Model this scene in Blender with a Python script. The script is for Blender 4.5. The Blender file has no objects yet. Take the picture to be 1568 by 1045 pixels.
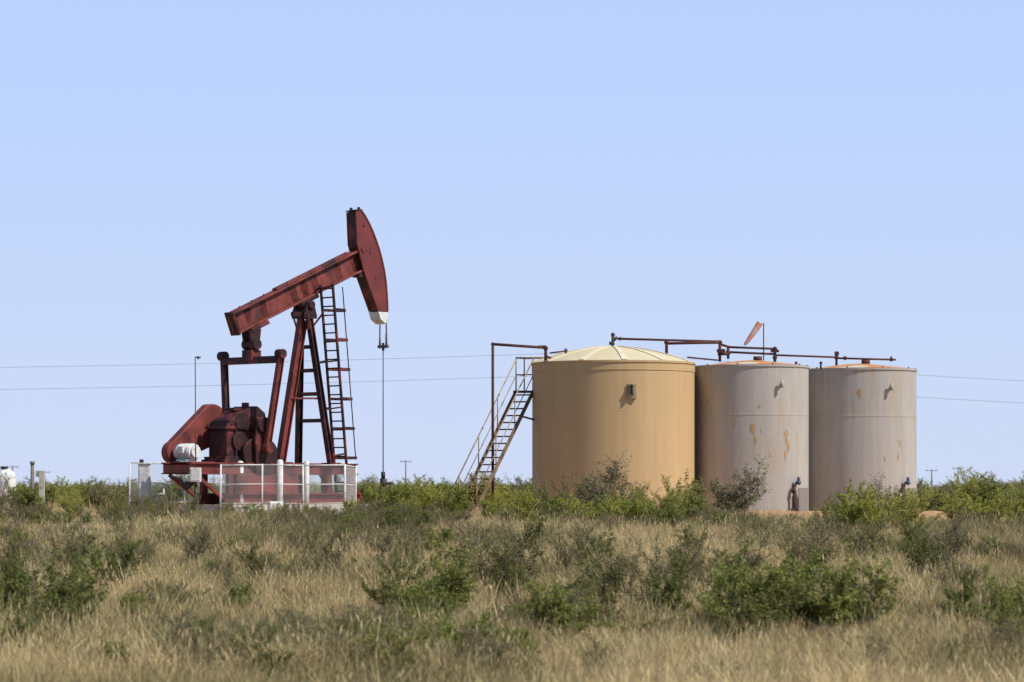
import bpy, math, random
import numpy as np
from mathutils import Vector, Matrix, noise as mnoise

scene = bpy.context.scene
random.seed(7)

# ---------------------------------------------------------------- materials
def mk(name, c1, c2=None, scale=3.0, rough=0.7, metal=0.0, bump=0.0, c3=None, c3scale=1.0, c3lo=0.6, c3hi=0.7,
       stretch=(1, 1, 1), spec=0.3):
    m = bpy.data.materials.new(name); m.use_nodes = True
    nt = m.node_tree; N = nt.nodes; L = nt.links
    b = N['Principled BSDF']
    b.inputs['Roughness'].default_value = rough
    b.inputs['Metallic'].default_value = metal
    b.inputs['Specular IOR Level'].default_value = spec
    c2 = c2 or tuple(x * 0.75 for x in c1)
    tc = N.new('ShaderNodeTexCoord'); mp = N.new('ShaderNodeMapping')
    mp.inputs['Scale'].default_value = stretch
    L.new(tc.outputs['Object'], mp.inputs['Vector'])
    n = N.new('ShaderNodeTexNoise'); n.inputs['Scale'].default_value = scale; n.inputs['Detail'].default_value = 6
    n.inputs['Roughness'].default_value = 0.65
    L.new(mp.outputs[0], n.inputs['Vector'])
    r = N.new('ShaderNodeMapRange'); r.inputs[1].default_value = 0.35; r.inputs[2].default_value = 0.65
    L.new(n.outputs['Fac'], r.inputs[0])
    mx = N.new('ShaderNodeMix'); mx.data_type = 'RGBA'
    mx.inputs[6].default_value = (*c1, 1); mx.inputs[7].default_value = (*c2, 1)
    L.new(r.outputs[0], mx.inputs[0])
    out = mx.outputs[2]
    if c3:
        n3 = N.new('ShaderNodeTexNoise'); n3.inputs['Scale'].default_value = c3scale; n3.inputs['Detail'].default_value = 5
        L.new(mp.outputs[0], n3.inputs['Vector'])
        r3 = N.new('ShaderNodeMapRange'); r3.inputs[1].default_value = c3lo; r3.inputs[2].default_value = c3hi
        L.new(n3.outputs['Fac'], r3.inputs[0])
        m3 = N.new('ShaderNodeMix'); m3.data_type = 'RGBA'
        L.new(r3.outputs[0], m3.inputs[0]); L.new(out, m3.inputs[6]); m3.inputs[7].default_value = (*c3, 1)
        out = m3.outputs[2]
    L.new(out, b.inputs['Base Color'])
    if bump:
        bp = N.new('ShaderNodeBump'); bp.inputs['Strength'].default_value = bump; bp.inputs['Distance'].default_value = 0.02
        L.new(n.outputs['Fac'], bp.inputs['Height']); L.new(bp.outputs[0], b.inputs['Normal'])
    return m

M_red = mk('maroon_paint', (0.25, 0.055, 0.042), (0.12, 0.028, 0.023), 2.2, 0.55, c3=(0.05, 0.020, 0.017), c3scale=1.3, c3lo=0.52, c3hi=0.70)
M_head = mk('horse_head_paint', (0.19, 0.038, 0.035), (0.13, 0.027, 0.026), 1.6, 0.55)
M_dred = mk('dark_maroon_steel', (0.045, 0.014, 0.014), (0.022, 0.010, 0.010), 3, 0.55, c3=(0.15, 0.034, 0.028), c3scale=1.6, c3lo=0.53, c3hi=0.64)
M_rust = mk('rusty_pipe', (0.10, 0.035, 0.025), (0.05, 0.02, 0.018), 6, 0.8)
M_white = mk('white_paint', (0.74, 0.74, 0.72), (0.52, 0.51, 0.47), 5, 0.6, c3=(.36, .30, .22), c3scale=4, c3lo=.60, c3hi=.72)
M_wire = mk('galvanised_wire', (0.55, 0.56, 0.57), (0.36, 0.36, 0.36), 9, 0.5)
M_conc = mk('concrete', (0.50, 0.48, 0.43), (0.38, 0.36, 0.32), 6, 0.9)
M_black = mk('dark_steel', (0.03, 0.025, 0.025), (0.05, 0.04, 0.035), 6, 0.6)
M_cable = mk('steel_cable', (0.10, 0.09, 0.09), None, 6, 0.6)
M_line = mk('power_wire', (0.36, 0.38, 0.42), None, 6, 0.6)
M_beigepipe = mk('beige_rail_paint', (0.40, 0.32, 0.18), (0.18, 0.11, 0.065), 3, 0.7)
M_stringer = mk('rusty_stringer_paint', (0.24, 0.17, 0.10), (0.10, 0.055, 0.035), 3, 0.7)
M_tan = mk('tan_fibreglass', (0.52, 0.355, 0.18), (0.49, 0.33, 0.165), 1.2, 0.6, stretch=(1, 1, 0.5), spec=.2)
M_domet = mk('cream_roof', (0.62, 0.53, 0.34), (0.56, 0.47, 0.29), 0.9, 0.6)
M_rib = mk('cream_roof_rib', (0.70, 0.61, 0.43), (0.62, 0.52, 0.35), 0.9, 0.6)
M_wood = mk('weathered_wood', (0.20, 0.18, 0.17), (0.14, 0.12, 0.11), 5, 0.9)
M_orange = mk('windsock_fabric', (0.70, 0.25, 0.17), (0.70, 0.40, 0.32), 4, 0.9)
M_bark = mk('mesquite_bark', (0.075, 0.06, 0.05), (0.045, 0.036, 0.032), 20, 0.95)
M_blue = mk('blue_valve_paint', (0.06, 0.09, 0.17), None, 5, 0.5)
M_greytank = mk('grey_tank_paint', (0.43, 0.39, 0.345), (0.385, 0.345, 0.30), 0.9, 0.65,
                c3=(0.42, 0.32, 0.20), c3scale=0.9, c3lo=0.58, c3hi=0.78, stretch=(1, 1, 0.5), spec=.2)
M_rustspot = mk('rust_stain', (0.42, 0.22, 0.09), (0.42, 0.31, 0.19), 7, 0.9)
M_roof = mk('weathered_tank_roof', (0.55, 0.49, 0.37), (0.50, 0.42, 0.30), 1.5, 0.7, c3=(0.50, 0.22, 0.08), c3scale=0.8, c3lo=0.46, c3hi=0.54)

def tank_detail(m, rib, dark, bs, amt, drip=None):
    nt = m.node_tree; N = nt.nodes; L = nt.links
    b = N['Principled BSDF']
    src = b.inputs['Base Color'].links[0].from_socket
    tc = N.new('ShaderNodeTexCoord'); mp = N.new('ShaderNodeMapping'); mp.inputs['Scale'].default_value = (2.2, 2.2, 0.12)
    L.new(tc.outputs['Object'], mp.inputs[0])
    n = N.new('ShaderNodeTexNoise'); n.inputs['Scale'].default_value = 2.5; n.inputs['Detail'].default_value = 5
    L.new(mp.outputs[0], n.inputs['Vector'])
    r = N.new('ShaderNodeMapRange'); r.inputs[1].default_value = 0.4; r.inputs[2].default_value = 0.75
    r.inputs[3].default_value = 0.0; r.inputs[4].default_value = amt
    L.new(n.outputs['Fac'], r.inputs[0])
    mx = N.new('ShaderNodeMix'); mx.data_type = 'RGBA'
    L.new(r.outputs[0], mx.inputs[0]); L.new(src, mx.inputs[6]); mx.inputs[7].default_value = (*dark, 1)
    out = mx.outputs[2]
    if drip:
        mp2 = N.new('ShaderNodeMapping'); mp2.inputs['Scale'].default_value = (1.6, 1.6, 0.35); mp2.inputs['Location'].default_value = (3, 7, 1)
        L.new(tc.outputs['Object'], mp2.inputs[0])
        n2 = N.new('ShaderNodeTexNoise'); n2.inputs['Scale'].default_value = 2.0; n2.inputs['Detail'].default_value = 8; n2.inputs['Roughness'].default_value = .7
        L.new(mp2.outputs[0], n2.inputs['Vector'])
        r2 = N.new('ShaderNodeMapRange'); r2.inputs[1].default_value = .56; r2.inputs[2].default_value = .70; r2.inputs[4].default_value = .85
        L.new(n2.outputs['Fac'], r2.inputs[0]); m2 = N.new('ShaderNodeMix'); m2.data_type = 'RGBA'
        L.new(r2.outputs[0], m2.inputs[0]); L.new(out, m2.inputs[6]); m2.inputs[7].default_value = (*drip, 1); out = m2.outputs[2]
    L.new(out, b.inputs['Base Color'])
    w = N.new('ShaderNodeTexWave'); w.bands_direction = 'Z'; w.inputs['Scale'].default_value = rib; w.inputs['Distortion'].default_value = 0.6
    w.inputs['Detail'].default_value = 2
    L.new(tc.outputs['Object'], w.inputs['Vector'])
    bp = N.new('ShaderNodeBump'); bp.inputs['Strength'].default_value = bs; bp.inputs['Distance'].default_value = 0.01
    L.new(w.outputs['Fac'], bp.inputs['Height']); L.new(bp.outputs[0], b.inputs['Normal'])
tank_detail(M_tan, 3.2, (0.43, 0.285, 0.135), .10, .6)
tank_detail(M_greytank, 0.5, (0.34, 0.295, 0.24), .04, .6, (0.41, 0.27, 0.15))

# ---------------------------------------------------------------- mesh builder
class MB:
    def __init__(s): s.v = []; s.f = []; s.m = []; s.sm = []
    def add(s, vs, fs, mi=0, smooth=False):
        o = len(s.v); s.v += [tuple(v) for v in vs]
        for f in fs: s.f.append([i + o for i in f]); s.m.append(mi); s.sm.append(smooth)
    def box(s, c, size, rot=None, mi=0):
        hx, hy, hz = [x / 2 for x in size]
        vs = [Vector((x * hx, y * hy, z * hz)) for x in (-1, 1) for y in (-1, 1) for z in (-1, 1)]
        if rot: vs = [rot @ v for v in vs]
        vs = [v + Vector(c) for v in vs]
        s.add(vs, [(0, 1, 3, 2), (4, 6, 7, 5), (0, 4, 5, 1), (2, 3, 7, 6), (0, 2, 6, 4), (1, 5, 7, 3)], mi)
    def frame(s, a, b, side=None):
        d = (b - a).normalized()
        if side is None: side = Vector((0, 0, 1)) if abs(d.z) < 0.9 else Vector((1, 0, 0))
        x = d.cross(Vector(side)).normalized(); y = x.cross(d).normalized()
        return d, x, y
    def bar(s, a, b, w, h, side=None, mi=0, w2=None, h2=None):
        a = Vector(a); b = Vector(b); d, x, y = s.frame(a, b, side)
        w2 = w2 or w; h2 = h2 or h
        vs = []
        for p, ww, hh in ((a, w, h), (b, w2, h2)):
            for i, j in ((-1, -1), (1, -1), (1, 1), (-1, 1)): vs.append(p + x * i * ww / 2 + y * j * hh / 2)
        s.add(vs, [(0, 3, 2, 1), (4, 5, 6, 7), (0, 1, 5, 4), (1, 2, 6, 5), (2, 3, 7, 6), (3, 0, 4, 7)], mi)
    def ibeam(s, a, b, w, h, side=None, tf=0.05, tw=0.04, mi=0):
        a = Vector(a); b = Vector(b); d, x, y = s.frame(a, b, side)
        s.bar(a + y * (h - tf) / 2, b + y * (h - tf) / 2, w, tf, side, mi)
        s.bar(a - y * (h - tf) / 2, b - y * (h - tf) / 2, w, tf, side, mi)
        s.bar(a, b, tw, h - 2 * tf, side, mi)
    def cyl(s, a, b, r, r2=None, n=12, mi=0, caps=True):
        a = Vector(a); b = Vector(b); d, x, y = s.frame(a, b); r2 = r if r2 is None else r2
        vs = []
        for p, rr in ((a, r), (b, r2)):
            for i in range(n):
                t = 2 * math.pi * i / n; vs.append(p + x * math.cos(t) * rr + y * math.sin(t) * rr)
        s.add(vs, [(i, (i + 1) % n, n + (i + 1) % n, n + i) for i in range(n)], mi, True)
        if caps:
            o = len(s.v) - 2 * n
            s.f.append([o + i for i in range(n)][::-1]); s.m.append(mi); s.sm.append(False)
            s.f.append([o + n + i for i in range(n)]); s.m.append(mi); s.sm.append(False)
    def path(s, pts, r, n=8, mi=0):
        for i in range(len(pts) - 1):
            s.cyl(pts[i], pts[i + 1], r, n=n, mi=mi)
            if 0 < i: s.ball(pts[i], r * 1.02, mi)
    def ball(s, c, r, mi=0, n=8, sc=(1, 1, 1)):
        vs = []; k = n // 2 + 1
        for j in range(k + 1):
            ph = math.pi * j / k
            for i in range(n):
                t = 2 * math.pi * i / n
                vs.append((c[0] + r * sc[0] * math.sin(ph) * math.cos(t), c[1] + r * sc[1] * math.sin(ph) * math.sin(t), c[2] + r * sc[2] * math.cos(ph)))
        s.add(vs, [(j * n + i, (j + 1) * n + i, (j + 1) * n + (i + 1) % n, j * n + (i + 1) % n) for j in range(k) for i in range(n)], mi, True)
    def lathe(s, prof, c, n=96, mi=0, smooth=True):
        vs = []
        for r, z in prof:
            for i in range(n):
                t = 2 * math.pi * i / n; vs.append((c[0] + r * math.cos(t), c[1] + r * math.sin(t), z))
        s.add(vs, [(j * n + i, j * n + (i + 1) % n, (j + 1) * n + (i + 1) % n, (j + 1) * n + i) for j in range(len(prof) - 1) for i in range(n)], mi, smooth)
    def rings(s, prof, c, n=96, mi=0):
        for i in range(len(prof) - 1): s.lathe(prof[i:i + 2], c, n, mi)
    def prism(s, poly, y0, y1, mi=0):
        n = len(poly)
        vs = [(p[0], y0, p[1]) for p in poly] + [(p[0], y1, p[1]) for p in poly]
        s.add(vs, [list(range(n)), list(range(n, 2 * n))[::-1]] + [(i, n + i, n + (i + 1) % n, (i + 1) % n) for i in range(n)], mi)
    def obj(s, name, mats, parent=None, bevel=0.0):
        me = bpy.data.meshes.new(name); me.from_pydata(s.v, [], s.f)
        for m in mats: me.materials.append(m)
        me.polygons.foreach_set('material_index', s.m); me.polygons.foreach_set('use_smooth', s.sm); me.update()
        o = bpy.data.objects.new(name, me); scene.collection.objects.link(o)
        if parent: o.parent = parent
        if bevel:
            bv = o.modifiers.new('bevel', 'BEVEL'); bv.width = bevel; bv.segments = 2; bv.limit_method = 'ANGLE'
        return o
def empty(name, loc=(0, 0, 0), rz=0):
    e = bpy.data.objects.new(name, None); e.location = loc; e.rotation_euler = (0, 0, rz)
    scene.collection.objects.link(e); return e

# ---------------------------------------------------------------- terrain
def gz(x, y):
    t = min(1, max(0, (y - 40) / 52.0)); t = t * t * (3 - 2 * t)
    z = 1.5 * t
    amp = 0.12 * (1 - t * 0.85)
    z += amp * mnoise.noise(Vector((x * 0.15, y * 0.12, 0)))
    if 86 < y < 112 and -20 < x < 20: z = min(z, 1.5) if y > 92 else z
    return z
xs = sorted(set([-4000, -2500, -1500, -800, -400, -200, -120, -80] + list(np.arange(-60, 61, 1.5)) + [80, 120, 200, 400, 800, 1500, 2500, 4000]))
ys = sorted(set([-300, -100, -40, -10, 5, 15, 20, 25] + list(np.arange(28, 125, 1.5)) + [130, 140, 160, 200, 260, 350, 500, 800, 1400, 2500, 5000]))
gv = [(x, y, gz(x, y)) for y in ys for x in xs]; nx = len(xs)
gf = [(j * nx + i, j * nx + i + 1, (j + 1) * nx + i + 1, (j + 1) * nx + i) for j in range(len(ys) - 1) for i in range(nx - 1)]
M_ground = mk('dry_soil', (0.25, 0.19, 0.105), (0.18, 0.14, 0.075), 0.5, 0.95, c3=(0.13, 0.12, 0.055), c3scale=0.15, c3lo=0.45, c3hi=0.6)
g = MB(); g.add(gv, gf, 0, True); g.obj('ground', [M_ground])
M_pad = mk('caliche_dirt', (0.44, 0.25, 0.12), (0.36, 0.21, 0.11), 1.5, 0.95, bump=0.5)
pad = MB()
def padring(k, z):
    out = []
    for i in range(64):
        t = 2 * math.pi * i / 64; c, s_ = math.cos(t), math.sin(t)
        q = (abs(c) ** 4 + abs(s_) ** 4) ** -0.25
        j = 1 + 0.03 * mnoise.noise(Vector((c * 3, s_ * 3, 1)))
        out.append((-1 + (20.5 + k) * c * q * j * 1.0, 101 + (9.0 + k) * s_ * q * j, z))
    return out
pad.add(padring(0, 1.56) + padring(1.2, 1.42), [(i, 64 + i, 64 + (i + 1) % 64, (i + 1) % 64) for i in range(64)] + [list(range(64))], 0)
pad.obj('dirt_pad', [M_pad])
b = MB(); pr = random.Random(9)
nb_ = 60; vs = []; k_ = 7
for i in range(nb_):
    x = 5.5 + i * .2; hh = .26 + .05 * mnoise.noise(Vector((x * .7, 0, 3))); yy = 94.2 + .3 * mnoise.noise(Vector((x * .3, 5, 3)))
    e_ = min(1, i / 5, (nb_ - 1 - i) / 5)
    for j in range(k_):
        u = j / (k_ - 1) * 2 - 1; vs.append((x, yy + u * 1.1, 1.50 + hh * e_ * (1 - u * u) + .02 * pr.random() - .02))
b.add(vs, [(i * k_ + j, (i + 1) * k_ + j, (i + 1) * k_ + j + 1, i * k_ + j + 1) for i in range(nb_ - 1) for j in range(k_ - 1)], 0, True)
b.obj('earth_berm', [M_pad])

# ---------------------------------------------------------------- pump jack
PJ = empty('pumpjack', (-6.646, 100, 0), math.radians(47))
def P(u, w, z): return Vector((u, -w, z))
al = math.radians(22.6)
def BM(t, off=0, w=0):
    return P(t * math.cos(al) - off * math.sin(al), w, 8.83 + t * math.sin(al) + off * math.cos(al))
b = MB(); ns = (-math.sin(al), 0, math.cos(al))
b.ibeam(BM(-3.25), BM(2.75), 0.36, 0.70, ns, 0.06, 0.05)
for t in (-3.2, -2.6, -1.9, -0.5, 0.0, 0.5, 1.6, 2.4):
    b.bar(BM(t, -0.29), BM(t, 0.29), 0.05, 0.32, (math.cos(al), 0, math.sin(al)))
b.bar(BM(-1.2, 0.385), BM(2.3, 0.385), 0.24, 0.06, ns)
b.obj('walking_beam', [M_red], PJ, 0.01)
b = MB()
for t in np.arange(-2.9, 2.5, 0.55): b.cyl(BM(t, 0.40, 0.1), BM(t, 0.44, 0.1), 0.025, n=6)
b.obj('beam_bolts', [M_dred], PJ)
side = [(2.10, 11.38), (2.33, 11.45), (2.50, 11.28), (2.68, 11.06), (2.85, 10.80), (3.00, 10.53), (3.16, 10.20), (3.28, 9.87), (3.38, 9.55), (3.45, 9.2),
        (3.50, 8.8), (3.525, 8.45), (3.53, 8.2), (3.12, 8.2), (2.45, 9.5), (2.16, 10.35)]
b = MB()
b.prism(side, -0.23, -0.17, 0); b.prism(side, 0.17, 0.23, 0)
arc = side[1:13]
for i in range(len(arc) - 1):
    a_, c_ = arc[i], arc[i + 1]
    b.bar(P(a_[0] + 0.012, 0, a_[1]), P(c_[0] + 0.012, 0, c_[1]), 0.50, 0.05, (1, 0, 0.3))
bk = [side[0], side[15], side[14], side[13]]
for i in range(3):
    a_, c_ = bk[i], bk[i + 1]
    b.bar(P(a_[0] + .03, 0, a_[1]), P(c_[0] + .03, 0, c_[1]), 0.34, 0.03, (1, 0, 0.3), 1)
b.bar(P(2.08, 0, 11.42), P(2.36, 0, 11.475), 0.48, 0.04, (0, 0, 1), 1)
for u_, q in ((2.45, 10.95), (2.75, 10.1), (3.0, 9.3)): b.cyl(P(u_, .232, q), P(u_, .255, q), 0.035, n=10, mi=1)
b.bar(P(2.35, .245, 10.15), P(2.75, .245, 10.3), .02, .16, mi=0)
b.cyl(P(2.2, -.1, 11.44), P(2.2, -.1, 11.54), .05, mi=1); b.cyl(P(2.3, .15, 11.46), P(2.3, .15, 11.55), .05, mi=1)
b.obj('horse_head', [M_head, M_dred], PJ, 0.006)
b = MB()
b.prism([(3.12, 8.19), (3.54, 8.19), (3.54, 8.05), (3.46, 7.80), (3.22, 7.95)], -0.235, 0.235)
b.obj('horse_head_tip', [M_white], PJ, 0.01)
b = MB()
b.bar(BM(2.35, -0.38), BM(2.95, -0.55), 0.34, 0.22, ns); b.bar(BM(2.55, .42), BM(2.9, .65), 0.3, .12, ns)
b.bar(BM(-3.33, 0), BM(-3.25, 0), 0.40, 0.76, ns)
b.obj('beam_end_plates', [M_dred], PJ, 0.01)
b = MB()
for w in (-0.14, 0.14):
    b.cyl(P(3.56, w, 8.6), P(3.56, w * 1.1, 7.15), 0.022, n=6)
b.bar(P(3.56, -0.22, 7.08), P(3.56, 0.22, 7.08), 0.09, 0.09)
b.cyl(P(3.56, .15, 7.02), P(3.56, .15, 7.5), .035, n=8); b.cyl(P(3.56, -.15, 7.02), P(3.56, -.15, 7.35), .035, n=8)
b.cyl(P(3.56, 0, 6.95), P(3.56, 0, 7.2), 0.045, n=8)
b.cyl(P(3.56, 0, 2.9), P(3.56, 0, 7.0), 0.018, n=8)
b.obj('bridle_and_polished_rod', [M_cable], PJ)
b = MB()
b.cyl(P(3.56, 0, 1.5), P(3.56, 0, 2.35), 0.14); b.cyl(P(3.56, 0, 2.3), P(3.56, 0, 2.42), 0.24); b.cyl(P(3.56, 0, 2.42), P(3.56, 0, 2.75), 0.11)
b.cyl(P(3.56, 0, 2.75), P(3.56, 0, 2.98), 0.07); b.cyl(P(3.56, -.6, 2.1), P(3.56, .6, 2.1), 0.06); b.ball(P(3.56, .6, 2.1), .1); b.cyl(P(3.56, 0, 2.6), P(4.0, 0, 2.6), .05)
b.obj('wellhead', [M_black], PJ)
b = MB()
for sgn in (-1, 1):
    b.ibeam(P(0.48, 0.76 * sgn, 3.2), P(0.06, 0.20 * sgn, 7.85), 0.18, 0.18, (1, 0, 0), 0.03, 0.03)
for z in (6.95, 6.2, 5.45, 4.6):
    k = (7.85 - z) / 4.65; wv = 0.20 + 0.56 * k; u = 0.06 + 0.42 * k
    b.bar(P(u, -wv, z), P(u, wv, z), 0.10, 0.12)
b.box(P(0.03, 0, 7.9), (0.55, 0.60, 0.10)); b.box(P(0.48, .76, 3.22), (.5, .4, .06)); b.box(P(0.48, -.76, 3.22), (.5, .4, .06))
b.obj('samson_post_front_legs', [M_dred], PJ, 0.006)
b = MB()
b.ibeam(P(-1.02, 0, 3.2), P(-0.05, 0, 7.82), 0.22, 0.28, (1, 0, 0), 0.04, 0.05)
b.bar(P(-.58, 0, 5.3), P(.28, -.46, 5.3), .06, .06); b.bar(P(-.58, 0, 5.3), P(.28, .46, 5.3), .06, .06)
b.box(P(-1.0, 0, 3.24), (.6, .5, .06))
b.obj('samson_post_rear_leg', [M_red], PJ, 0.006)
b = MB()
for sgn in (-1, 1):
    b.prism([(-.26, 7.95), (.3, 7.95), (.16, 8.38), (-.10, 8.38)], sgn * .26 - .05, sgn * .26 + .05)
b.cyl(P(0.03, -.38, 8.28), P(0.03, .38, 8.28), 0.13, n=16)
b.bar(BM(-.45, -.40), BM(.35, -.40), .42, .1, ns)
b.box(P(-.35, .1, 7.97), (.5, .12, .14)); b.cyl(P(-.1, .3, 7.5), P(-.1, .3, 7.95), .06)
b.bar(P(.3, .1, 7.6), P(.75, .1, 8.05), .05, .05); b.bar(P(-.55, .1, 7.9), P(-.3, .1, 7.3), .05, .05)
b.obj('saddle_bearing', [M_dred], PJ, 0.008)
b = MB()
b.bar(P(-2.24, -1.25, 6.45), P(-2.24, 1.25, 6.45), 0.26, 0.22, mi=0)
b.bar(P(-2.24, -.22, 6.6), P(-2.24, .22, 6.6), 0.42, 0.34)
b.cyl(P(-2.24, -1.48, 6.62), P(-2.24, -1.2, 6.62), .15); b.cyl(P(-2.24, 1.2, 6.62), P(-2.24, 1.48, 6.62), .15)
b.prism([(-2.50, 7.35), (-2.0, 7.45), (-2.12, 6.7), (-2.36, 6.7)], -.2, -.12); b.prism([(-2.50, 7.35), (-2.0, 7.45), (-2.12, 6.7), (-2.36, 6.7)], .12, .2)
b.cyl(P(-2.24, -.3, 6.95), P(-2.24, .3, 6.95), .17, n=16)
b.bar(BM(-2.8, -.42), BM(-2.0, -.42), .46, .12, ns)
b.obj('equalizer', [M_dred], PJ, 0.01)
b = MB()
for sgn in (-1, 1):
    b.ibeam(P(-2.2, 1.34 * sgn, 6.65), P(-2.42, 0.93 * sgn, 3.75), .14, .22, (1, 0, 0), .03, .03, mi=0 if sgn > 0 else 1)
    b.cyl(P(-2.42, .78 * sgn, 3.7), P(-2.42, 1.08 * sgn, 3.7), .17, n=16, mi=1)
b.obj('pitman_arms', [M_red, M_dred], PJ, 0.006)
b = MB()
for sgn in (-1, 1):
    y0, y1 = sorted((-sgn * .66, -sgn * .80))
    b.prism([(-2.72, 4.65), (-2.28, 4.65), (-2.18, 3.9), (-2.12, 2.9), (-2.75, 2.9), (-2.80, 3.9)], y0, y1)
    pts = [(-2.45 + .72 * math.cos(t), 3.58 + .66 * math.sin(t) * (1.0 if math.sin(t) < 0 else .7)) for t in np.linspace(0.15, math.pi * 2 - .15 + .3, 22)[:-1]]
    y0, y1 = sorted((-sgn * .48, -sgn * .66)); b.prism(pts, y0, y1)
    b.cyl(P(-2.5, .64 * sgn, 4.42), P(-2.5, .88 * sgn, 4.42), .24, n=20)
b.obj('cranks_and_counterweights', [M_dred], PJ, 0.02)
b = MB()
gp = [(-3.65, 3.3), (-3.65, 4.1), (-3.5, 4.55), (-3.2, 4.78), (-2.85, 4.85), (-2.6, 5.0), (-2.35, 5.0), (-2.05, 4.8), (-1.9, 4.3), (-1.9, 3.3)]
b.prism(gp, -.42, .42)
b.box(P(-2.78, 0, 4.32), (1.95, .98, .10)); b.box(P(-2.78, 0, 3.36), (2.0, 1.0, .12))
for u in np.arange(-3.65, -1.85, .2):
    for w in (-.46, .46): b.cyl(P(u, w, 4.25), P(u, w, 4.45), .03, n=6)
for u in (-3.3, -2.8, -2.15): b.bar(P(u, .45, 3.4), P(u, .45, 4.3), .06, .08)
b.cyl(P(-2.5, -.62, 4.42), P(-2.5, .62, 4.42), .20, n=20); b.cyl(P(-3.2, -.9, 4.42), P(-3.2, .52, 4.42), .14, n=16); b.cyl(P(-2.9, -.5, 4.42), P(-2.9, .5, 4.42), .17, n=16)
b.cyl(P(-2.5, 0, 4.95), P(-2.5, 0, 5.12), .12, n=12); b.box(P(-3.0, 0, 4.9), (.35, .4, .1))
b.cyl(P(-3.15, .42, 3.9), P(-3.15, .5, 3.9), .3, n=20); b.cyl(P(-2.3, .42, 3.85), P(-2.3, .5, 3.85), .22, n=20)
b.box(P(-2.7, 0, 3.28), (2.3, 1.1, .1))
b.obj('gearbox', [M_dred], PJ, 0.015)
b = MB()
c1, r1 = (-3.2, 4.42), .66; c2, r2 = (-4.75, 3.55), .34
hull = []
dv = Vector((c1[0] - c2[0], c1[1] - c2[1])); d0 = math.atan2(dv.y, dv.x); be = math.acos((r1 - r2) / dv.length)
for t in np.linspace(d0 - be, d0 + be, 18): hull.append((c1[0] + r1 * math.cos(t), c1[1] + r1 * math.sin(t)))
for t in np.linspace(d0 + be, d0 + 2 * math.pi - be, 14): hull.append((c2[0] + r2 * math.cos(t), c2[1] + r2 * math.sin(t)))
b.prism(hull, .72, 1.02)
b.obj('belt_guard', [M_red], PJ, 0.03)
b = MB()
b.cyl(P(-4.7, -.62, 3.56), P(-4.7, .12, 3.56), .24, n=20); b.cyl(P(-4.7, .12, 3.56), P(-4.7, .2, 3.56), .18, n=20); b.cyl(P(-4.7, -.7, 3.56), P(-4.7, -.6, 3.56), .08)
for i in range(9): b.cyl(P(-4.7, -.5 + i * .065, 3.56), P(-4.7, -.475 + i * .065, 3.56), .26, n=20)
b.box(P(-4.95, -.2, 3.62), (.16, .25, .2)); b.box(P(-4.7, -.22, 3.3), (.5, .5, .06))
b.obj('electric_motor', [M_white], PJ)
b = MB()
for w in (-.6, .6):
    b.ibeam(P(-5.35, w, 3.05), P(1.75, w, 3.05), .22, .36, (0, 0, 1), .04, .03)
    b.ibeam(P(-3.9, w, 2.1), P(1.9, w, 2.1), .26, .36, (0, 0, 1), .04, .03)
    for u in (-3.7, -2.4, -1.0, .5, 1.5): b.bar(P(u, w, 2.28), P(u, w, 2.87), .16, .2)
    b.bar(P(-5.1, w, 2.85), P(-4.0, w, 2.15), .1, .1); b.bar(P(1.0, w, 3.2), P(2.0, w, 2.1), .08, .08)
for u in (-5.3, -4.4, -3.6, -1.8, -1.0, .5, 1.7): b.bar(P(u, -.6, 3.03), P(u, .6, 3.03), .12, .24)
b.box(P(-4.7, 0, 3.24), (.9, 1.1, .03)); b.box(P(-2.2, .71, 2.58), (2.6, .02, .55))
b.obj('steel_skid', [M_red], PJ, 0.005)
b = MB(); b.box(P(-1.0, 0, 1.72), (6.4, 2.2, .42)); b.obj('concrete_base', [M_conc], PJ, 0.02)
b = MB()
lt, lb = P(.53, .5, 8.95), P(1.25, .5, 2.2)
def LD(k, dw=0, du=0):
    p = lb.lerp(lt, k); return Vector((p.x + du, p.y - dw, p.z))
for dw in (-.28, .28): b.bar(LD(0, dw), LD(1.0, dw), .065, .065)
nr = 24
for i in range(nr):
    k = (i + .5) / nr; b.cyl(LD(k, -.28), LD(k, .28), .026, n=6)
for k in (.18, .32, .46, .60, .74, .88):
    pts_ = [LD(k, .30 * math.cos(t), .70 * math.sin(t)) for t in np.linspace(0, math.pi, 9)]
    for i in range(8): b.bar(pts_[i], pts_[i + 1], .02, .09, (0, 0, 1))
for t in (math.pi * .25, math.pi * .5, math.pi * .75):
    b.bar(LD(.18, .30 * math.cos(t), .70 * math.sin(t)), LD(.99, .30 * math.cos(t), .70 * math.sin(t)), .035, .015)
for k in (.2, .42, .64, .86):
    p = LD(k, .28); q = LD(k, -.28); zz = p.z; kk = (7.85 - zz) / 4.65
    if zz < 7.8:
        b.bar(q, P(.06 + .42 * kk, .20 + .56 * kk, zz - .1), .05, .05); b.bar(p, P(.06 + .42 * kk, .20 + .56 * kk, zz - .1), .05, .05)
b.bar(LD(.99, -.28), P(.4, .12, 8.75), .05, .05); b.bar(LD(.99, .28), P(.4, .18, 8.8), .05, .05)
b.obj('caged_ladder', [M_dred], PJ)

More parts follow.
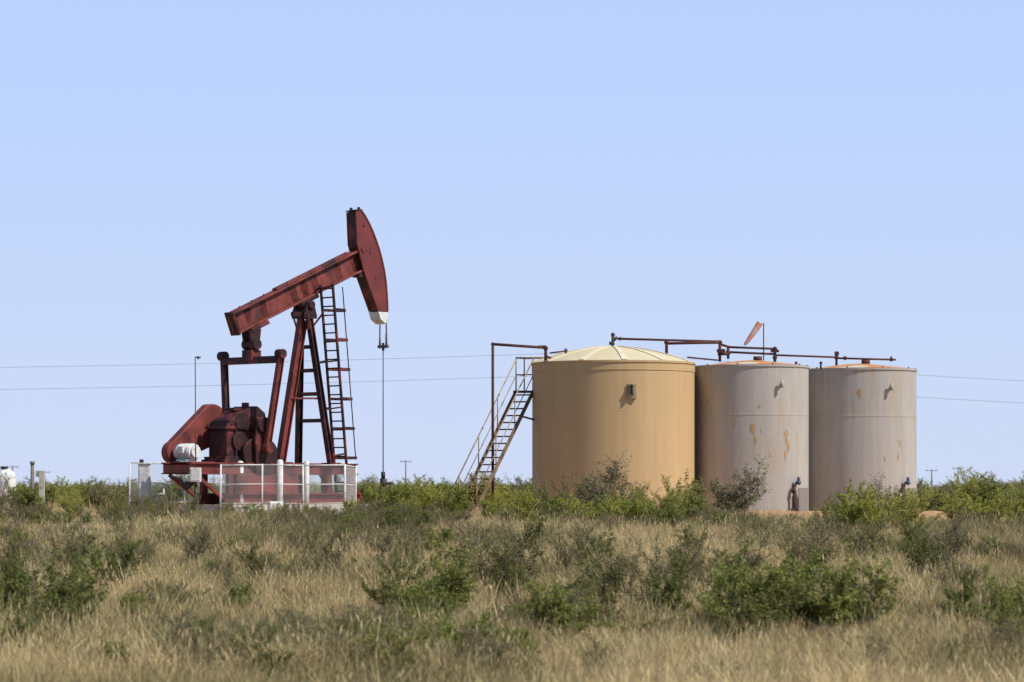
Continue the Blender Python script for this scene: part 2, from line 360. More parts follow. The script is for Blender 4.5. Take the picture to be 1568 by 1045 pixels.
# ---------------------------------------------------------------- fence
def fence(name, pts, z0, z1, mats=(M_white, M_wire), sp=0.12, posts=1.5, wr=0.0034):
    F = empty(name, (pts[0][0], pts[0][1], 0)); o = Vector((pts[0][0], pts[0][1], 0))
    fr = MB(); ms = MB(); fg = random.Random(len(pts) * 7 + int(pts[0][0] * 10))
    for i in range(len(pts) - 1):
        a = Vector((*pts[i], 0)) - o; c = Vector((*pts[i + 1], 0)) - o; L_ = (c - a).length; n = max(1, round(L_ / posts))
        dz = [fg.uniform(-.04, .04) for _ in range(n + 1)]
        for k in range(n + 1):
            p = a.lerp(c, k / n); fr.cyl(p + Vector((0, 0, 1.5)), p + Vector((fg.gauss(0, .02), 0, z1 + .03 + dz[k])), .026, n=8)
            if k < n:
                q = a.lerp(c, (k + 1) / n)
                for z in (z0, z1, (z0 + z1) / 2): fr.cyl(p + Vector((0, 0, z + dz[k])), q + Vector((0, 0, z + dz[k + 1])), .014 if z != z1 else .02, n=8)
        H = z1 - z0; d = (c - a).normalized(); s = -H
        while s < L_:
            for dirn in (1, -1):
                s0, s1 = (s, s + H) if dirn == 1 else (s + H, s)
                def at(t): return s0 + (s1 - s0) * t
                t0, t1 = 0, 1
                ta = (0 - s0) / (s1 - s0); tb = (L_ - s0) / (s1 - s0); lo, hi = min(ta, tb), max(ta, tb); t0 = max(t0, lo); t1 = min(t1, hi)
                if t1 > t0 + .01:
                    pa = a + d * at(t0) + Vector((0, 0, z0 + H * t0)); pb = a + d * at(t1) + Vector((0, 0, z0 + H * t1))
                    ms.cyl(pa, pb, wr, n=4, caps=False)
            s += sp
    fr.obj('rails_and_posts', [mats[0]], F); ms.obj('wire_mesh', [mats[1]], F)
    return F
fence('wire_fence', [(-8.9, 95.6), (-5.15, 96.4), (-4.9, 98.4)], 1.95, 3.12, sp=.09)
fence('wire_fence', [(-12.6, 103.2), (-9.0, 103.6), (-5.3, 104.0)], 2.0, 3.25, sp=.10)
fence('wire_fence', [(-11.55, 97.5), (-10.85, 97.7)], 1.95, 2.62, posts=.7)
e = empty('lamp_pole', (-9.68, 96, 0))
b = MB(); b.cyl((0, 0, 1.5), (-.02, 0, 6.45), .022, .016, n=8); b.cyl((-.02, 0, 6.45), (.10, 0, 6.47), .02, n=8); b.obj('pole', [M_cable], e)
b = MB(); b.cyl((.04, 0, 6.41), (.15, 0, 6.46), .035, .02, n=10); b.obj('lamp_head', [M_cable], e)
e = empty('electrical_control_box', (-9.66, 95.7, 0))
b = MB(); b.box((0, 0, 2.85), (.34, .22, .44)); b.box((0, -.12, 2.85), (.28, .02, .36)); b.obj('enclosure', [M_white], e, .02)
b = MB(); b.cyl((0, 0, 1.5), (0, 0, 2.63), .04); b.path([(-.05, .1, 2.65), (-.3, .1, 2.4), (-.5, .1, 2.75), (-.8, .1, 2.8)], .05); b.box((-.25, .1, 2.55), (.2, .15, .2)); b.obj('conduit', [M_black], e)
def bollard(x, y, z, r=.1):
    e = empty('white_capped_bollard', (x, y, 0)); b = MB(); b.cyl((0, 0, 1.5), (0, 0, z), r, n=14); b.ball((0, 0, z), r * 1.02, 0, 12, (1, 1, .6)); b.obj('pipe', [M_white], e)
bollard(-8.45, 97.3, 3.22, .12); bollard(-7.27, 98.2, 3.28, .10); bollard(-6.42, 98.0, 3.25, .08)
def block(x, y, z, sx, rz):
    e = empty('concrete_block', (x, y, 0), rz); b = MB(); b.box((0, 0, (z + 1.4) / 2), (sx, .3, z - 1.4)); b.obj('block_body', [M_white], e, .04)
block(-7.15, 94.6, 2.04, .42, .3); block(-5.05, 93.8, 1.84, .5, .2); block(-7.85, 94.0, 1.84, .36, .5)
e = empty('utility_cabinet', (-11.6, 99, 0)); b = MB(); b.box((0, 0, 2.35), (.36, .4, 1.7)); b.box((0, -.21, 2.4), (.3, .02, 1.3)); b.box((-.1, 0, 3.28), (.12, .15, .14), mi=1); b.box((0, 0, 3.22), (.42, .46, .04)); b.obj('cabinet_body', [M_white, M_black], e, .01)
e = empty('water_drum', (-16.15, 100, 0)); b = MB(); b.lathe([(0, 1.5), (.32, 1.5), (.33, 2.8), (.28, 2.95), (.1, 3.05), (0, 3.06)], (0, 0), 24); b.cyl((-.05, 0, 3.05), (-.05, 0, 3.14), .12, mi=1); b.obj('drum_body', [M_white, M_black], e)
e = empty('wooden_post', (-15.3, 100, 0)); b = MB(); b.cyl((0, 0, 1.5), (0, 0, 3.28), .06); b.cyl((0, 0, 3.2), (0, 0, 3.3), .075); b.obj('post', [M_wood], e)
e = empty('wooden_post', (-15.0, 100, 0)); b = MB(); b.box((0, 0, 2.25), (.16, .16, 1.5)); b.box((-.12, 0, 2.9), (.16, .1, .2)); b.obj('post', [M_conc], e)

# ---------------------------------------------------------------- tanks
def tank1():
    T = empty('tan_storage_tank', (3.23, 100, 0)); R = 2.585; zt = 6.40
    b = MB(); b.rings([(R, 1.5), (R, zt - .28), (R + .018, zt - .27), (R + .018, zt - .04), (R + .045, zt - .03), (R + .045, zt + .02), (R, zt + .03)], (0, 0), 128, 0)
    b.obj('shell', [M_tan], T)
    b = MB()
    prof = [((R + .02) * (1 - k) + .001, zt + .03 + .53 * (1 - (1 - k) ** 1.75)) for k in np.linspace(0, 1, 14)]
    b.lathe(prof, (0, 0), 96)
    b.obj('dome_roof', [M_domet], T)
    b = MB()
    for i in range(12):
        t = 2 * math.pi * i / 12 + .1
        for j in range(12):
            r0, z0 = prof[j]; r1, z1 = prof[j + 1]
            b.bar((r0 * math.cos(t), r0 * math.sin(t), z0 + .008), (r1 * math.cos(t), r1 * math.sin(t), z1 + .008), .16, .04)
    b.obj('roof_ribs', [M_rib], T)
    b = MB(); a = math.radians(-90 + 11)
    x, y = R * math.cos(a), R * math.sin(a)
    b.box((x, y - .03, 5.45), (.28, .10, .46)); b.box((x, y - .09, 5.50), (.18, .06, .28)); b.cyl((x, y - .16, 5.36), (x, y - .16, 5.6), .04, mi=1); b.ball((x, y - .16, 5.62), .06, 1)
    b.obj('side_hatch', [M_beigepipe, M_black], T, .01)
    b = MB(); b.cyl((-.02, -.3, zt + .5), (-.02, -.3, zt + .9), .05); b.cyl((-.02, -.3, zt + .72), (.12, -.3, zt + .85), .045); b.cyl((-.06, -.3, zt + .6), (-.06, -.3, zt + .7), .08); b.ball((-.02, -.3, zt + .92), .07)
    b.obj('roof_vent_valve', [M_black], T)
    return T
tank1()
def tank2(X, Y, R, zt, seed):
    T = empty('grey_storage_tank', (X, Y, 0)); rg = random.Random(seed)
    b = MB(); b.rings([(R, 1.5), (R, 4.75), (R + .006, 4.753), (R + .006, 4.80), (R, 4.803), (R, zt - .06), (R + .03, zt - .06), (R + .03, zt), (R, zt + .004)], (0, 0), 96)
    b.rings([(R + .04, 1.5), (R + .04, 1.62), (R, 1.63)], (0, 0), 96)
    so_ = b.obj('shell', [M_greytank], T); so_.rotation_euler = (0, 0, seed * 1.3)
    b = MB(); b.lathe([(R + .03, zt + .005), (R * .6, zt + .10), (R * .25, zt + .18), (.001, zt + .21)], (0, 0), 64); b.obj('cone_roof', [M_roof], T)
    b = MB()
    for i in range(10):
        t = 2 * math.pi * i / 10; b.cyl((R * .98 * math.cos(t), R * .98 * math.sin(t), zt + .01), (R * .98 * math.cos(t), R * .98 * math.sin(t), zt + .05), .025, n=6)
    b.cyl((.2, -.2, zt + .15), (.2, -.2, zt + .32), .14, n=16); b.obj('thief_hatch', [M_rust], T)
    b = MB(); a = math.radians(-90 + 27)
    x, y = R * math.cos(a), R * math.sin(a)
    b.cyl((x, y + .05, zt - .62), (x, y - .16, zt - .62), .045); b.cyl((x, y - .16, zt - .74), (x, y - .16, zt - .5), .045)
    b.obj('overflow_nozzle', [M_greytank], T)
    b = MB(); a = math.radians(-90 + 47); x, y = R * math.cos(a), R * math.sin(a)
    b.cyl((x, y, 2.62), (x + .05, y - .2, 2.62), .05); b.ball((x + .05, y - .2, 2.62), .08); b.cyl((x + .05, y - .2, 2.65), (x + .05, y - .2, 2.8), .05); b.obj('drain_valve', [M_blue], T)
    b = MB(); b.cyl((x - .1, y - .3, 1.55), (x - .1, y - .3, 2.5), .045); b.cyl((x - .1, y - .3, 2.5), (x - .05, y, 2.5), .05); b.box((x + .2, y - .15, 2.0), (.3, .2, .9), mi=1); b.ball((x - .1, y - .3, 2.35), .08); b.box((x - .1, y - .35, 1.7), (.2, .2, .2), mi=0)
    b.obj('load_line', [M_rust, M_greytank], T)
    b = MB()
    def patch(ad, z, rr, drip):
        a0 = math.radians(ad); n = 26
        vs = [((R + .0075) * math.cos(a0), (R + .0075) * math.sin(a0), z)]
        for i in range(n):
            t = 2 * math.pi * i / n; r_ = rr * rg.uniform(.45, 1.2); zz = math.sin(t) * r_ * (rg.uniform(.6, drip) if math.sin(t) < -.2 else 1)
            aa = a0 + math.cos(t) * r_ * .7 / R; vs.append(((R + .0075) * math.cos(aa), (R + .0075) * math.sin(aa), z + zz))
        b.add(vs, [(0, 1 + i, 1 + (i + 1) % n) for i in range(n)])
    for ad, dz, rr in (((-93, 2.0, .13), (-90, 2.35, .09), (-57, 2.2, .14), (-55, 2.5, .12), (-58, 2.8, .08), (-84, 2.1, .05), (-142, 1.1, .08), (-86, 1.3, .06)) if seed == 5 else ((-96, .75, .09), (-95, .9, .06), (-70, 2.9, .06), (-52, 2.4, .10), (-54, 2.8, .07), (-99, .1, .06), (-93, .08, .05))):
        patch(ad, zt - dz, rr, 3.2)
    b.obj('rust_spots', [M_rustspot], T)
tank2(7.70, 101, 1.85, 6.36, 5)
tank2(11.40, 103, 1.88, 6.33, 11)

# ---------------------------------------------------------------- roof piping
e = empty('tank_battery_piping', (0, 0, 0)); b = MB()
def px(p0, p1, r=.045): b.cyl(p0, p1, r * .8, n=8)
Y = 99.8
px((3.35, Y, 7.20), (6.65, 100.2, 7.13)); px((4.92, Y, 6.72), (4.92, Y, 7.12), .06); px((4.92, Y, 7.05), (6.65, 100.2, 7.10), .055)
b.ball((4.92, Y, 7.08), .08); b.ball((3.45, Y, 7.2), .06)
px((6.67, 100.6, 6.5), (6.67, 100.6, 7.12), .06); b.ball((6.67, 100.6, 7.12), .08); px((6.60, 100.6, 6.75), (6.95, 100.6, 6.75), .06); b.box((6.7, 100.5, 6.85), (.26, .2, .10))
px((6.67, 100.6, 7.06), (7.0, 100.8, 6.98), .05); px((6.95, 100.8, 6.6), (6.95, 100.8, 7.0), .055); b.ball((6.95, 100.8, 6.8), .09)
px((6.95, 100.8, 6.82), (8.5, 101, 6.76), .045); px((6.95, 100.8, 6.98), (8.5, 101, 6.93), .045)
px((8.47, 101, 6.42), (8.47, 101, 6.93), .06); b.ball((8.47, 101, 6.93), .08); b.box((8.47, 101, 6.86), (.26, .16, .08)); b.ball((8.47, 101, 6.65), .08)
px((8.5, 101, 6.73), (10.6, 102.4, 6.72), .04); px((10.62, 102.6, 6.4), (10.62, 102.6, 6.92), .05); b.ball((10.62, 102.6, 6.72), .08); b.box((10.62, 102.5, 6.85), (.14, .1, .12))
px((10.62, 102.6, 6.70), (12.6, 102.9, 6.66), .04); b.ball((10.9, 102.6, 6.70), .07); b.ball((12.45, 102.9, 6.67), .07); px((12.45, 102.9, 6.6), (12.45, 102.9, 6.78), .03)
px((5.6, 100, 6.62), (6.6, 100.6, 6.55), .03)
for x_, z_ in ((9.2, 6.5), (7.0, 6.5), (10.0, 6.5)): px((x_, 101.5, 6.3), (x_, 101.5, z_), .04); b.ball((x_, 101.5, z_), .05)
b.obj('roof_pipe_run', [M_rust], e)
b = MB()
px((-.60, 97.9, 1.5), (-.60, 97.9, 6.94), .055); px((-.60, 97.9, 6.94), (1.06, 98.6, 6.86), .055); b.ball((-.6, 97.9, 6.94), .06)
px((1.06, 98.6, 6.86), (1.06, 98.6, 6.45), .06); b.ball((1.06, 98.6, 6.84), .08); b.box((.95, 98.6, 6.88), (.26, .14, .10)); px((1.06, 98.6, 6.6), (1.3, 98.8, 6.5), .05)
px((1.2, 98.7, 6.7), (1.75, 99, 6.78), .03); px((1.7, 99, 6.5), (1.7, 99, 6.85), .04); b.ball((1.7, 99, 6.8), .05)
b.obj('gas_vent_pipe', [M_rust], e)
e = empty('windsock', (8.1, 100.9, 0)); b = MB(); b.cyl((0, 0, 6.45), (0, 0, 7.75), .02, n=6); b.cyl((0, 0, 7.72), (-.14, 0, 7.74), .012, n=6); b.obj('mast', [M_rust], e)
b = MB(); secs = [((-.12, 7.76), .10), ((-.22, 7.60), .10), ((-.36, 7.40), .085), ((-.50, 7.20), .07), ((-.62, 7.05), .04)]
for i in range(4): b.cyl((secs[i][0][0], 0, secs[i][0][1]), (secs[i + 1][0][0], 0, secs[i + 1][0][1]), secs[i][1], secs[i + 1][1], n=12, mi=i % 2, caps=False)
b.obj('fabric_cone', [M_orange, mk('faded_fabric', (.72, .52, .46), None, 4, .9)], e)

# ---------------------------------------------------------------- stairs
S = empty('tank_access_stairs', (0, 0, 0)); st = MB(); tr = MB(); hr = MB()
A = Vector((-1.78, 96.5, 1.5)); B = Vector((.13, 100.0, 5.52)); run = Vector((B.x - A.x, B.y - A.y, 0)).normalized(); lat = Vector((run.y, -run.x, 0)) * .62
for k in (0, 1):
    a = A + lat * k; c = B + lat * k
    st.bar(a, c, .04, .14, mi=0)
    up = Vector((0, 0, 1.02))
    hr.cyl(a + up - (c - a) * .04, c + up, .022, n=6); hr.cyl(a + up * .5, c + up * .5, .016, n=6)
    for t in np.linspace(.08, 1, 4): p = a.lerp(c, t); hr.cyl(p, p + up, .02, n=6)
for i in range(18):
    p = A.lerp(B, (i + .5) / 18); tr.bar(p + lat * .04, p + lat * .96, .22, .04)
tr.box((B + lat * .5 + run * .28), (1.0, .62, .06))
ex = run * .55
for q in (B, B + lat, B + ex, B + lat + ex):
    hr.cyl(q, q + Vector((0, 0, 1.08)), .025, n=6)
up = Vector((0, 0, 1.08))
hr.path([B + up, B + ex + up, B + ex + lat + up + Vector((.1, 0, 0))], .025); hr.cyl(B + up * .5, B + ex + up * .5, .02); hr.cyl(B + up, B + up + Vector((.95, -.2, .0)), .025)
hr.cyl(B + up * .5, B + up * .5 + Vector((.6, -.2, 0)), .02); hr.cyl(B + up + Vector((.95, -.2, 0)), B + Vector((.95, -.2, .6)), .025)
tr.bar(B + lat + Vector((0, 0, -.1)), B + lat * .9 + Vector((.35, 0, -1.0)), .06, .06); tr.bar(A.lerp(B, .8) + lat, B + lat + Vector((.4, .2, -1.0)), .05, .05)
st.obj('stringers', [M_stringer], S); tr.obj('treads_and_platform', [M_rust], S); hr.obj('handrails', [M_beigepipe], S)

# ---------------------------------------------------------------- power line
PY = 220
def pole(x, y, h, z0=1.4, name='utility_pole'):
    e = empty(name, (x, y, 0)); b = MB(); b.cyl((0, 0, z0), (0, 0, z0 + h), .16, .11, n=10); b.bar((-1.1, 0, z0 + h - .25), (1.1, 0, z0 + h - .25), .1, .12)
    for dx in (-1, 0, 1): b.cyl((dx, 0, z0 + h - .2), (dx, 0, z0 + h + .02), .05, n=6)
    b.obj('pole_and_crossarm', [M_wood], e)
for x in (-130, 6.6, 140): pole(x, PY, 10.6)
e = empty('power_lines', (0, 0, 0)); b = MB()
for dz in (0, -1.55):
    for (x0, z0, x1, z1, s) in ((-130, 12.2, 6.6, 12.1, 1.35), (6.6, 12.1, 140, 12.0, 3.0)):
        last = None
        for t in np.linspace(0, 1, 41):
            p = (x0 + (x1 - x0) * t, PY, z0 + (z1 - z0) * t - 4 * s * t * (1 - t) + dz)
            if last: b.cyl(last, p, .014, n=4, caps=False)
            last = p
b.obj('wires', [M_line], e)
for x, h in ((-94, 5.5), (-20, 6.5), (79, 4.8), (84, 5.2), (-88, 4.5), (60, 5)): pole(x, 590, h)

# ---------------------------------------------------------------- vegetation
def leafmat(name, ca, cb, cc):
    m = bpy.data.materials.new(name); m.use_nodes = True; nt = m.node_tree; N = nt.nodes; L = nt.links
    N.clear(); out = N.new('ShaderNodeOutputMaterial')
    oi = N.new('ShaderNodeObjectInfo'); geo = N.new('ShaderNodeNewGeometry')
    n = N.new('ShaderNodeTexNoise'); n.inputs['Scale'].default_value = 2.2; n.inputs['Detail'].default_value = 3
    L.new(geo.outputs['Position'], n.inputs['Vector'])
    mx = N.new('ShaderNodeMix'); mx.data_type = 'RGBA'; mx.inputs[6].default_value = (*ca, 1); mx.inputs[7].default_value = (*cb, 1)
    r = N.new('ShaderNodeMapRange'); r.inputs[1].default_value = .35; r.inputs[2].default_value = .65
    L.new(n.outputs['Fac'], r.inputs[0]); L.new(r.outputs[0], mx.inputs[0])
    m2 = N.new('ShaderNodeMix'); m2.data_type = 'RGBA'; m2.inputs[7].default_value = (*cc, 1)
    ad = N.new('ShaderNodeMath'); ad.operation = 'MULTIPLY'; ad.inputs[1].default_value = .8
    L.new(oi.outputs['Random'], ad.inputs[0]); L.new(ad.outputs[0], m2.inputs[0]); L.new(mx.outputs[2], m2.inputs[6])
    d = N.new('ShaderNodeBsdfDiffuse'); t = N.new('ShaderNodeBsdfTranslucent'); ms = N.new('ShaderNodeMixShader'); ms.inputs[0].default_value = .35
    L.new(m2.outputs[2], d.inputs[0]); L.new(m2.outputs[2], t.inputs[0]); L.new(d.outputs[0], ms.inputs[1]); L.new(t.outputs[0], ms.inputs[2]); L.new(ms.outputs[0], out.inputs[0])
    return m
M_leaf = leafmat('mesquite_leaves', (.24, .275, .06), (.165, .205, .045), (.28, .27, .09))
M_leaf_d = leafmat('dark_scrub_leaves', (.175, .20, .055), (.125, .15, .04), (.21, .20, .075))
M_leaf_dry = leafmat('dry_scrub_leaves', (.30, .245, .135), (.22, .185, .10), (.25, .235, .11))
M_leaf_y = leafmat('yellow_green_leaves', (.40, .39, .08), (.30, .32, .065), (.43, .38, .13))

def shrub_mesh(name, seed, leaf, leafn=5, stems=7, up=.5, lsz=.05):
    rg = random.Random(seed); v = []; f = []; mi = []
    sites = []
    def tube(p0, p1, r0, r1):
        d = (p1 - p0).normalized(); s = Vector((0, 0, 1)) if abs(d.z) < .9 else Vector((1, 0, 0)); x = d.cross(s).normalized(); y = x.cross(d); o = len(v)
        for p, r in ((p0, r0), (p1, r1)):
            for k in range(3): t = 2.094 * k; v.append(tuple(p + x * math.cos(t) * r + y * math.sin(t) * r))
        for k in range(3): f.append((o + k, o + (k + 1) % 3, o + 3 + (k + 1) % 3, o + 3 + k)); mi.append(0)
    def grow(p, d, L_, r, lev, dens):
        n = 4
        for i in range(n):
            d = (d + Vector((rg.gauss(0, .22), rg.gauss(0, .22), rg.gauss(.06, .15)))).normalized()
            q = p + d * L_ / n; tube(p, q, r * (1 - i / n * .6), r * (1 - (i + 1) / n * .6))
            if lev >= 2 or (lev == 1 and i > 1):
                for k in range(leafn):
                    if rg.random() < dens: sites.append(p.lerp(q, rg.random()))
            if lev < 3 and (i > 0 or lev > 0):
                for k in range(2 if lev < 1 else 1):
                    nd = (d + Vector((rg.gauss(0, .7), rg.gauss(0, .7), rg.gauss(.15, .4)))).normalized(); grow(q, nd, L_ * rg.uniform(.38, .6), r * .5, lev + 1, dens * rg.uniform(.75, 1.2))
            p = q
    for s in range(stems):
        a = rg.uniform(0, 6.283); sp = rg.uniform(.1, .8)
        grow(Vector((math.cos(a) * .07, math.sin(a) * .07, -.05)), Vector((math.cos(a) * sp, math.sin(a) * sp, up + .4)).normalized(), rg.uniform(.45, 1.0), rg.uniform(.012, .02), 0, rg.uniform(.5, 1.0))
    for p in sites:
        c = p + Vector((rg.gauss(0, .024), rg.gauss(0, .024), rg.gauss(0, .024)))
        if c.z < .12: continue
        a = Vector((rg.gauss(0, 1), rg.gauss(0, 1), rg.gauss(-.2, .7))).normalized(); bvec = a.cross(Vector((rg.gauss(0, 1), rg.gauss(0, 1), rg.gauss(0, 1)))).normalized()
        l = lsz * rg.uniform(.6, 1.3); w = l * .22; o = len(v)
        v.extend([tuple(c - a * l * .5), tuple(c + bvec * w), tuple(c + a * l * .5), tuple(c - bvec * w)]); f.append((o, o + 1, o + 2, o + 3)); mi.append(1)
    me = bpy.data.meshes.new(name); me.from_pydata(v, [], f); me.materials.append(M_bark); me.materials.append(leaf)
    me.polygons.foreach_set('material_index', mi); me.update()
    zs = max(q[2] for q in v); return me, zs, len(f)
SH = {}
for kind, leaf, ln, stn, ls in (('green', M_leaf, 4, 5, .055), ('yellow', M_leaf_y, 4, 5, .055), ('dark', M_leaf_d, 4, 4, .05), ('dry', M_leaf_dry, 2, 5, .045)):
    SH[kind] = [shrub_mesh('mesquite_shrub_' + kind, 100 + i * 7 + len(kind), leaf, ln, stn + i % 3, .4 + .22 * i, ls) for i in range(5)]
print('shrub faces', [s[2] for k in SH.values() for s in k])
rg = random.Random(42)
def shrub(kind, X, Y, h, w=None, v=None):
    me, zs, _ = SH[kind][rg.randrange(5) if v is None else v]
    s = h / zs; w = w or s * rg.uniform(.85, 1.15)
    o = bpy.data.objects.new('mesquite_shrub' if kind != 'dry' else 'dry_scrub_bush', me); o.location = (X, Y, gz(X, Y) - .02); o.rotation_euler = (0, 0, rg.uniform(0, 6.28)); o.scale = (w, w, s)
    scene.collection.objects.link(o); return o
# foreground
for k, X, Y, h in [('dark', -6.95, 46, 1.8), ('dark', -6.3, 44.5, 1.4), ('dark', -7.4, 47, 1.5), ('dark', -6.9, 42.5, 1.0), ('dark', -7.1, 57, 1.4), ('dark', -8.3, 52, 1.6), ('green', -1.35, 50, 1.65), ('dark', -1.9, 51, 1.3), ('green', -.9, 49.3, 1.3), ('green', -1.5, 48, 1.0), ('dry', -.3, 56, 1.6), ('dark', .05, 57, 1.7),
                   ('dark', -.1, 55, 1.3), ('green', .6, 45, 1.25), ('dark', 1.1, 46, 1.1), ('dark', 1.45, 53, 1.6), ('dry', 2.1, 52, 1.4), ('green', 3.9, 47, 1.6), ('green', 4.3, 47.6, 1.4), ('green', 5.0, 46.5, 1.6), ('green', 3.3, 49, 1.35), ('dark', 4.5, 48.5, 1.4), ('dark', 3.6, 46, 1.1), ('dark', 5.4, 48, 1.2),
                   ('green', 7.15, 44.5, 1.4), ('green', 6.8, 42, 1.2), ('dark', 6.9, 48, 1.2), ('green', -1.1, 40.5, .9), ('green', -.5, 41.5, .95), ('green', .2, 41.5, .7), ('dark', 2.5, 50, 1.4), ('dry', 8.2, 56, 1.4), ('dark', 7.9, 60, 1.4),
                   ('dark', -5.0, 61, 1.0), ('dry', -3.4, 60, 1.2), ('dry', 4.2, 60, 1.3), ('dry', -4.4, 66, 1.0), ('dry', 2.9, 57, 1.4), ('dry', 5.8, 62, 1.3), ('dry', -2.3, 63, 1.1),
                   ('dry', 1.2, 62, 1.3), ('dry', -6.4, 64, 1.2), ('dark', 3.6, 64, 1.2), ('dry', 7.2, 66, 1.3), ('dry', -.9, 66, 1.1), ('dry', -8.7, 62, 1.3), ('dry', 9.0, 64, 1.3), ('dark', 5.0, 54, 1.3)]:
    shrub(k, X, Y, h)
# mid belt
for k, X, Y, h in [('yellow', .3, 84, 1.15), ('green', 1.2, 85, 1.0), ('yellow', -.6, 86, .9), ('dry', 2.4, 84, 2.1), ('dry', 3.1, 84.5, 1.8), ('dry', 1.7, 86, 1.6), ('dry', 2.8, 83, 1.6), ('green', 2.6, 80, 1.3), ('yellow', 3.2, 79, 1.35), ('yellow', 2.2, 79, 1.2), ('yellow', 4.1, 82, 1.5), ('green', 3.9, 78, 1.2), ('green', 4.8, 84, 1.6), ('dry', 5.9, 88, 2.1), ('dry', 6.7, 90, 1.2),
                   ('yellow', 8.4, 76, 1.45), ('green', 7.9, 77, 1.2), ('yellow', 9.3, 78, 1.5), ('yellow', 8.9, 76.5, 1.3), ('yellow', 9.6, 76.5, 1.1), ('dry', 9.9, 80, 1.7), ('green', 8.6, 81, 1.4), ('yellow', 12.1, 80, 1.3), ('yellow', 12.9, 79, 1.35), ('green', 13.2, 84, 1.5), ('yellow', 11.6, 82, 1.2), ('green', 14.2, 86, 1.4), ('green', 13.9, 80, 1.1),
                   ('yellow', -3.9, 91, 1.2), ('green', -3.1, 90, 1.2), ('yellow', -2.5, 91.5, 1.2), ('green', -1.8, 91, 1.1), ('yellow', -4.6, 90, .8), ('green', -3.4, 95, 1.3), ('yellow', -2.6, 95.5, 1.4), ('green', -1.2, 93, 1.2), ('yellow', -.4, 93, 1.0), ('green', 1.0, 94, 1.1), ('green', .5, 96, 1.3),
                   ('green', -14.0, 90, 1.2), ('yellow', -12.8, 91, 1.0), ('green', -11.7, 92, .9), ('dry', -15.3, 91, 1.5), ('dry', -16, 90, 1.6), ('green', -14.8, 95, 1.2), ('yellow', -13.2, 94, 1.2), ('green', -10.6, 93, .8), ('yellow', -9.4, 92, .6), ('green', -8.5, 94, .7), ('dry', -11, 94, 1.0), ('green', -6.6, 93, .6), ('yellow', -12.4, 88, .9), ('yellow', -6.9, 92, .6), ('dry', -9.9, 90, .7)]:
    shrub(k, X, Y, h)

# instancing helper
def lib(name, meshes):
    c = bpy.data.collections.new(name)
    for i, me in enumerate(meshes): o = bpy.data.objects.new('%s_variant_%02d' % (name, i), me); c.objects.link(o)
    return c
def scatter(name, pts, rots, scls, coll, nvar, seed=0):
    me = bpy.data.meshes.new(name); me.vertices.add(len(pts)); me.vertices.foreach_set('co', np.asarray(pts, dtype=np.float32).ravel())
    a = me.attributes.new('rot', 'FLOAT_VECTOR', 'POINT'); a.data.foreach_set('vector', np.asarray(rots, dtype=np.float32).ravel())
    a = me.attributes.new('scl', 'FLOAT_VECTOR', 'POINT'); a.data.foreach_set('vector', np.asarray(scls, dtype=np.float32).ravel())
    a = me.attributes.new('vid', 'INT', 'POINT'); a.data.foreach_set('value', np.random.RandomState(seed).randint(0, nvar, len(pts)).astype(np.int32))
    o = bpy.data.objects.new(name, me); scene.collection.objects.link(o)
    ng = bpy.data.node_groups.new(name + '_nodes', 'GeometryNodeTree')
    ng.interface.new_socket('Geometry', in_out='INPUT', socket_type='NodeSocketGeometry'); ng.interface.new_socket('Geometry', in_out='OUTPUT', socket_type='NodeSocketGeometry')
    N = ng.nodes; L = ng.links; gi = N.new('NodeGroupInput'); go = N.new('NodeGroupOutput'); ip = N.new('GeometryNodeInstanceOnPoints'); ci = N.new('GeometryNodeCollectionInfo')
    ci.inputs['Collection'].default_value = coll; ci.inputs['Separate Children'].default_value = True; ci.inputs['Reset Children'].default_value = True
    L.new(gi.outputs[0], ip.inputs['Points']); L.new(ci.outputs[0], ip.inputs['Instance']); ip.inputs['Pick Instance'].default_value = True
    def na(t, nm): n = N.new('GeometryNodeInputNamedAttribute'); n.data_type = t; n.inputs['Name'].default_value = nm; return n.outputs['Attribute']
    L.new(na('INT', 'vid'), ip.inputs['Instance Index'])
    e2r = N.new('FunctionNodeEulerToRotation'); L.new(na('FLOAT_VECTOR', 'rot'), e2r.inputs[0]); L.new(e2r.outputs[0], ip.inputs['Rotation'])
    L.new(na('FLOAT_VECTOR', 'scl'), ip.inputs['Scale']); L.new(ip.outputs[0], go.inputs[0])
    md = o.modifiers.new('scatter', 'NODES'); md.node_group = ng; return o

# grass
M_grass = bpy.data.materials.new('dry_grass'); M_grass.use_nodes = True
nt = M_grass.node_tree; N = nt.nodes; L = nt.links; N.clear(); out = N.new('ShaderNodeOutputMaterial')
geo = N.new('ShaderNodeNewGeometry'); mp = N.new('ShaderNodeMapping'); mp.inputs['Scale'].default_value = (.13, .24, 0)
L.new(geo.outputs['Position'], mp.inputs[0]); n = N.new('ShaderNodeTexNoise'); n.inputs['Scale'].default_value = 1.0; n.inputs['Detail'].default_value = 4; L.new(mp.outputs[0], n.inputs['Vector'])
oi = N.new('ShaderNodeObjectInfo')
ma = N.new('ShaderNodeMath'); ma.operation = 'MULTIPLY_ADD'; ma.inputs[1].default_value = .24; L.new(oi.outputs['Random'], ma.inputs[0]); L.new(n.outputs['Fac'], ma.inputs[2])
cr = N.new('ShaderNodeValToRGB'); cr.color_ramp.elements[0].position = .42; cr.color_ramp.elements[0].color = (.20, .175, .08, 1)
cr.color_ramp.elements[1].position = .76; cr.color_ramp.elements[1].color = (.68, .53, .29, 1)
el = cr.color_ramp.elements.new(.53); el.color = (.36, .29, .14, 1); el = cr.color_ramp.elements.new(.63); el.color = (.54, .42, .215, 1)
